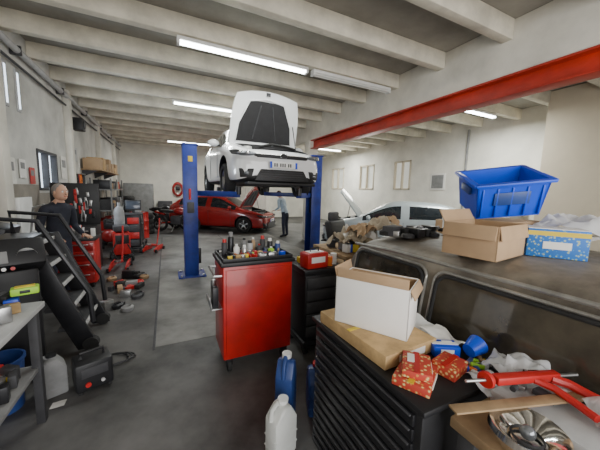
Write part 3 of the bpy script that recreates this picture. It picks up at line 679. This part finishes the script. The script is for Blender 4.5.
def compressor(loc,rotz,m=redpl):
    g=B('air_compressor'); g.cyl((-.35,0,.36),(.35,0,.36),.18,m,seg=28); g.sph((-.35,0,.36),.18,m,(.5,1,1)); g.sph((.35,0,.36),.18,m,(.5,1,1))
    g.box((-.1,0,.62),(.3,.2,.18),blkm,bev=.02); g.cyl((.2,-.1,.66),(.2,.1,.66),.12,dgrey); g.box((.05,.12,.66),(.45,.03,.26),blk,bev=.02)
    for x in (-.28,.28):
        for y in (-.15,.15): g.cyl((x,y-.02,.09),(x,y+.02,.09),.09,rubber); g.box((x,y*.8,.18),(.03,.03,.12),blkm)
    g.tube([(.45,0,.5),(.62,0,.7),(.62,0,.85)],.014,m); g.done(loc=loc,rotz=rotz)
compressor((-1.6,7.4,0),1.57); compressor((-1.45,9.3,0),1.6,rpaint)
def weld(loc,rotz,m):
    g=B('welding_cart'); g.box((0,0,.12),(.4,.6,.03),blkm); g.box((0,-.1,.42),(.32,.42,.5),m,bev=.02); g.box((0,-.315,.52),(.26,.01,.2),blk); g.lathe([(0,.13),(.1,.13),(.11,.16),(.11,1.1),(.08,1.2),(.035,1.25),(.03,1.33),(0,1.33)],grey,(0,.19,0),20); g.box((0,-.1,.76),(.3,.4,.12),dgrey,bev=.02)
    for x in (-.2,.2):
        for y in (-.25,.25): g.cyl((x-.02,y,.08),(x+.02,y,.08),.08,rubber)
    g.tube([(.1,-.3,.4),(.2,-.42,.2),(.1,-.45,.1),(-.1,-.42,.05),(-.2,-.4,.3),(-.1,-.32,.5)],.015,rubber); g.done(loc=loc,rotz=rotz)
weld((-.98,7.55,0),.2,redpl); weld((-.80,9.15,0),-.1,blk)
def drum(loc,m):
    g=B('oil_drum'); g.lathe([(0,0),(.28,0),(.29,.01),(.285,.03),(.285,.28),(.297,.30),(.285,.32),(.285,.56),(.297,.58),(.285,.6),(.285,.85),(.29,.87),(.275,.87),(.27,.85),(0,.85)],m,loc,32); g.cyl((loc[0]+.15,loc[1],.85),(loc[0]+.15,loc[1],.875),.035,steel); g.done()
drum((-.95,9.95,0),dgrey); drum((-.85,10.7,0),redpl)
g=B('diagnostic_trolley'); g.bb(-.95,-.60,8.1,8.5,.12,.16,blkm); g.bb(-.93,-.62,8.12,8.48,.16,1.0,blkm,.01); g.bb(-.97,-.58,8.08,8.52,1.0,1.04,dgrey); g.box((-.78,8.34,1.24),(.36,.04,.26),blk,rot=(-.15,0,0)); g.box((-.78,8.315,1.24),(.31,.008,.2),screen,rot=(-.15,0,0)); g.bb(-.81,-.75,8.34,8.38,1.04,1.12,blk)
for k in range(4): g.bb(-.9,-.65,8.1,8.125,.2+.19*k,.36+.19*k,redpl if k%2 else dgrey)
for x in (-.9,-.65):
    for y in (8.15,8.45): g.cyl((x-.015,y,.06),(x+.015,y,.06),.06,rubber)
g.done()
g=B('wall_cabinet'); g.bb(XL+.02,XL+.4,8.7,9.4,.0,1.9,grey,.01)
for k in range(5): g.bb(XL+.4,XL+.415,8.73,9.37,.08+.36*k,.38+.36*k,dgrey if k%2 else blkm)
g.done() if False else g.bm.free()
g=B('hanging_hoses')
for k in range(6):
    y=8.75+.16*k; r=.16+.03*(k%3); m=(redpl,blk,redpl,orange,blk,dgrey)[k]
    g.tube([(XL+.05+.02*(k%2),y+.07*math.cos(a*math.pi/8),2.0-r*1.4+r*1.4*math.sin(a*math.pi/8)) for a in range(16)],.018,m,closed=True)
g.bb(XL+.01,XL+.1,8.65,9.65-.05,2.0,2.03,steel); g.done()
g=B('tool_trolley'); g.bb(-1.5,-1.1,5.55,5.95,.08,.8,redpl,.01); g.bb(-1.52,-1.08,5.53,5.97,.8,.84,blk)
for k in range(4): g.bb(-1.48,-1.12,5.535,5.55,.12+.17*k,.26+.17*k,rpaint); g.bb(-1.42,-1.18,5.52,5.536,.22+.17*k,.235+.17*k,steel)
for k in range(12):
    x=random.uniform(-1.46,-1.14); y=random.uniform(5.6,5.9); h=random.uniform(.04,.22); g.box((x,y,.84+h/2),(.06,.05,h),random.choice([white,blkm,redpl,steel,yellow,blue]))
for x in (-1.45,-1.15):
    for y in (5.6,5.9): g.cyl((x-.015,y,.045),(x+.015,y,.045),.045,rubber)
g.done()
g=B('storage_shelf')
for z in (.3,.95,1.6): g.bb(-2.05,-1.5,10.2,12.6,z-.02,z+.02,grey)
for y in (10.22,11.4,12.58):
    for x in (-2.03,-1.52): g.bb(x-.02,x+.02,y-.02,y+.02,0,1.95,grey)
for z in (.322,.972,1.622):
    y=10.3
    while y<12.3:
        wd=random.uniform(.2,.45); h=random.uniform(.15,.36); g.bb(-1.98,-1.55,y,y+wd-.03,z,z+h,random.choice([card,dgrey,blk,grey,redpl,blkm,wood])); y+=wd
g.done()
g=B('wall_shelf'); g.bb(-2.08,-1.6,9.5,12.7,2.14,2.17,wood)
for y in (9.6,11.1,12.6): g.ext([(-2.08,y,2.14),(-1.7,y,2.14),(-2.08,y,1.95)],(0,.03,0),dgrey)
g.done()
g=B('shelf_cartons')
for y,h,m in ((9.55,.3,card),(9.98,.36,cardy),(10.45,.22,wood),(10.95,.4,card),(11.45,.3,card),(11.9,.2,cardy),(12.25,.34,card)): g.bb(-2.04,-1.64,y,y+.38,2.175,2.175+h,m,.006)
g.done()
def tire_stack(loc,n):
    g=B('tire_stack')
    for k in range(n): g.lathe([(.19,0),(.28,0),(.31,.04),(.31,.15),(.28,.19),(.19,.19),(.17,.15),(.17,.04),(.19,0)],rubber,(loc[0]+random.uniform(-.02,.02),loc[1],.19*k),30)
    g.done()
tire_stack((-.75,11.6),4); tire_stack((-1.5,13.6),7)
def moto(loc,rotz,m):
    g=B('motorcycle')
    for y in (-.65,.65):
        g.lathe([(.22,-.05),(.29,-.05),(.31,0),(.29,.05),(.22,.05),(.22,-.05)],rubber,Matrix.Translation((0,y,.31))@Matrix.Rotation(math.pi/2,4,'Y'),28); g.cyl((-.05,y,.31),(.05,y,.31),.05,steel)
        for k in range(6):
            a=k*math.pi/3; g.cyl((0,y,.31),(0,y+.23*math.cos(a),.31+.23*math.sin(a)),.01,steel,seg=6)
    g.tube([(0,-.65,.31),(0,-.48,.75),(0,-.38,1.0)],.035,steel); g.tube([(-.33,-.3,1.02),(-.1,-.38,1.0),(.1,-.38,1.0),(.33,-.3,1.02)],.018,blk)
    g.sph((0,-.12,.80),.2,m,(.75,1.3,.75)); g.box((0,.35,.80),(.24,.6,.1),blk,bev=.04); g.box((0,-.0,.45),(.3,.4,.34),dgrey,bev=.05); g.sph((0,-.5,.88),.1,lens); g.tube([(0,.05,.4),(0,.65,.31)],.03,m); g.box((0,.65,.72),(.16,.4,.08),m,rot=(.25,0,0),bev=.03); g.tube([(.14,0,.35),(.16,.4,.3),(.16,.75,.4)],.04,chrome); g.tube([(-.08,.05,.25),(-.25,.1,.01)],.014,steel)
    g.done(loc=loc,rotz=rotz)
moto((.35,11.9,0),1.1,rpaint); moto((-.1,13.2,0),.7,blkm); moto((.9,13.6,0),1.4,redpl)
g=B('hose_reel')
for k in range(5):
    r=.30-.02*k; g.tube([(.6+r*math.cos(a*math.pi/10)*.9,16.90-.02*k,1.65+r*1.3*math.sin(a*math.pi/10)) for a in range(20)],.020,redpl if k%2 else rpaint,closed=True)
g.bb(.5,.7,16.80,16.97,1.6,1.8,blkm); g.done()
g=B('door_1'); g.bb(2.8,3.9,16.92,16.98,0,2.2,lgrey); g.bb(2.9,3.8,16.90,16.93,1.2,2.1,wing); g.cyl((3.75,16.92,1.0),(3.75,16.87,1.0),.03,steel); g.done()
g=B('back_cabinets'); g.bb(-.4,.3,16.4,16.95,0,1.0,dgrey,.01); g.bb(1.2,2.6,16.3,16.95,0,1.1,redpl,.01); g.bb(-1.9,-.6,16.2,16.95,0,1.9,grey,.01)
for k in range(5): g.bb(1.25,2.55,16.28,16.3,.1+.19*k,.25+.19*k,blkm)
g.done()
# right bay furniture
g=B('storage_cabinet'); g.bb(8.35,8.95,4.2,5.2,0,1.9,lgrey,.01); g.bb(8.33,8.355,4.22,4.68,.05,1.85,lgrey); g.bb(8.33,8.355,4.72,5.18,.05,1.85,lgrey); g.bb(8.31,8.335,4.63,4.66,.9,1.05,blk); g.done()
g=B('wall_board'); g.bb(8.93,9.0,4.6,5.6,2.2,2.35,blk); g.bb(8.75,9.0,4.6,5.6,2.18,2.2,dgrey); g.done()
g=B('wall_pipe'); g.cyl((8.93,5.95,0),(8.93,5.95,3.85),.035,grey); g.bb(8.85,9,5.85,6.05,2.1,2.5,grey); g.done()
g=B('wall_notice'); g.bb(8.97,9.0,6.7,7.3,1.9,2.5,cardw); g.bb(8.96,8.975,6.76,7.24,1.96,2.44,grey); g.done()
g=B('parts_bench'); g.bb(4.9,6.0,3.2,3.9,.95,1.0,wood)
for x in (4.95,5.95):
    for y in (3.25,3.85): g.bb(x-.03,x+.03,y-.03,y+.03,0,.95,dgrey)
g.done()
g=B('bench_parts')
for k in range(24):
    x=random.uniform(5,5.9);y=random.uniform(3.3,3.8);h=random.uniform(.1,.4); g.box((x,y,1.001+h/2),(.16,.14,h),random.choice([dgrey,blkm,card,grey,white,steel]),rot=(0,0,random.random()))
g.done()

# ---------------------------------------------------------------- light
wd=D.worlds.new('World'); SC.world=wd; wd.use_nodes=True; bg=wd.node_tree.nodes['Background']; bg.inputs['Color'].default_value=(.75,.85,1,1); bg.inputs['Strength'].default_value=1.5
def area(name,loc,rot,sx,sy,p,col=(1,1,1)):
    l=D.lights.new(name,'AREA'); l.shape='RECTANGLE'; l.size=sx; l.size_y=sy; l.energy=p; l.color=col
    o=link(D.objects.new(name,l)); o.location=loc; o.rotation_euler=rot
area('doorway_daylight',(1.4,-2.95,1.9),(math.radians(90),0,0),5.4,3.2,320,(1,.975,.93))
area('window_daylight',(XL+.03,7.2,1.97),(0,math.radians(-90),0),.7,.95,40,(.8,.9,1))
area('window_daylight',(XR-.06,11.05,2.5),(0,math.radians(90),0),1.1,1.0,70,(1,.97,.88))

# ---------------------------------------------------------------- camera
yaw=math.radians(26); p=math.radians(6.9); r=math.radians(1.55)
Fh=Vector((math.sin(yaw),math.cos(yaw),0)); R=Vector((math.cos(yaw),-math.sin(yaw),0)); Z=Vector((0,0,1))
F=Fh*math.cos(p)-Z*math.sin(p); U=Fh*math.sin(p)+Z*math.cos(p)
i=R*math.cos(r)+U*math.sin(r); j=-R*math.sin(r)+U*math.cos(r)
cam=D.cameras.new('camera'); co=link(D.objects.new('camera',cam)); cam.lens=16.5; cam.sensor_width=36; cam.clip_start=.05
M=Matrix((i,j,-F)).transposed().to_4x4(); M.translation=(0,0,1.7); co.matrix_world=M
SC.camera=co
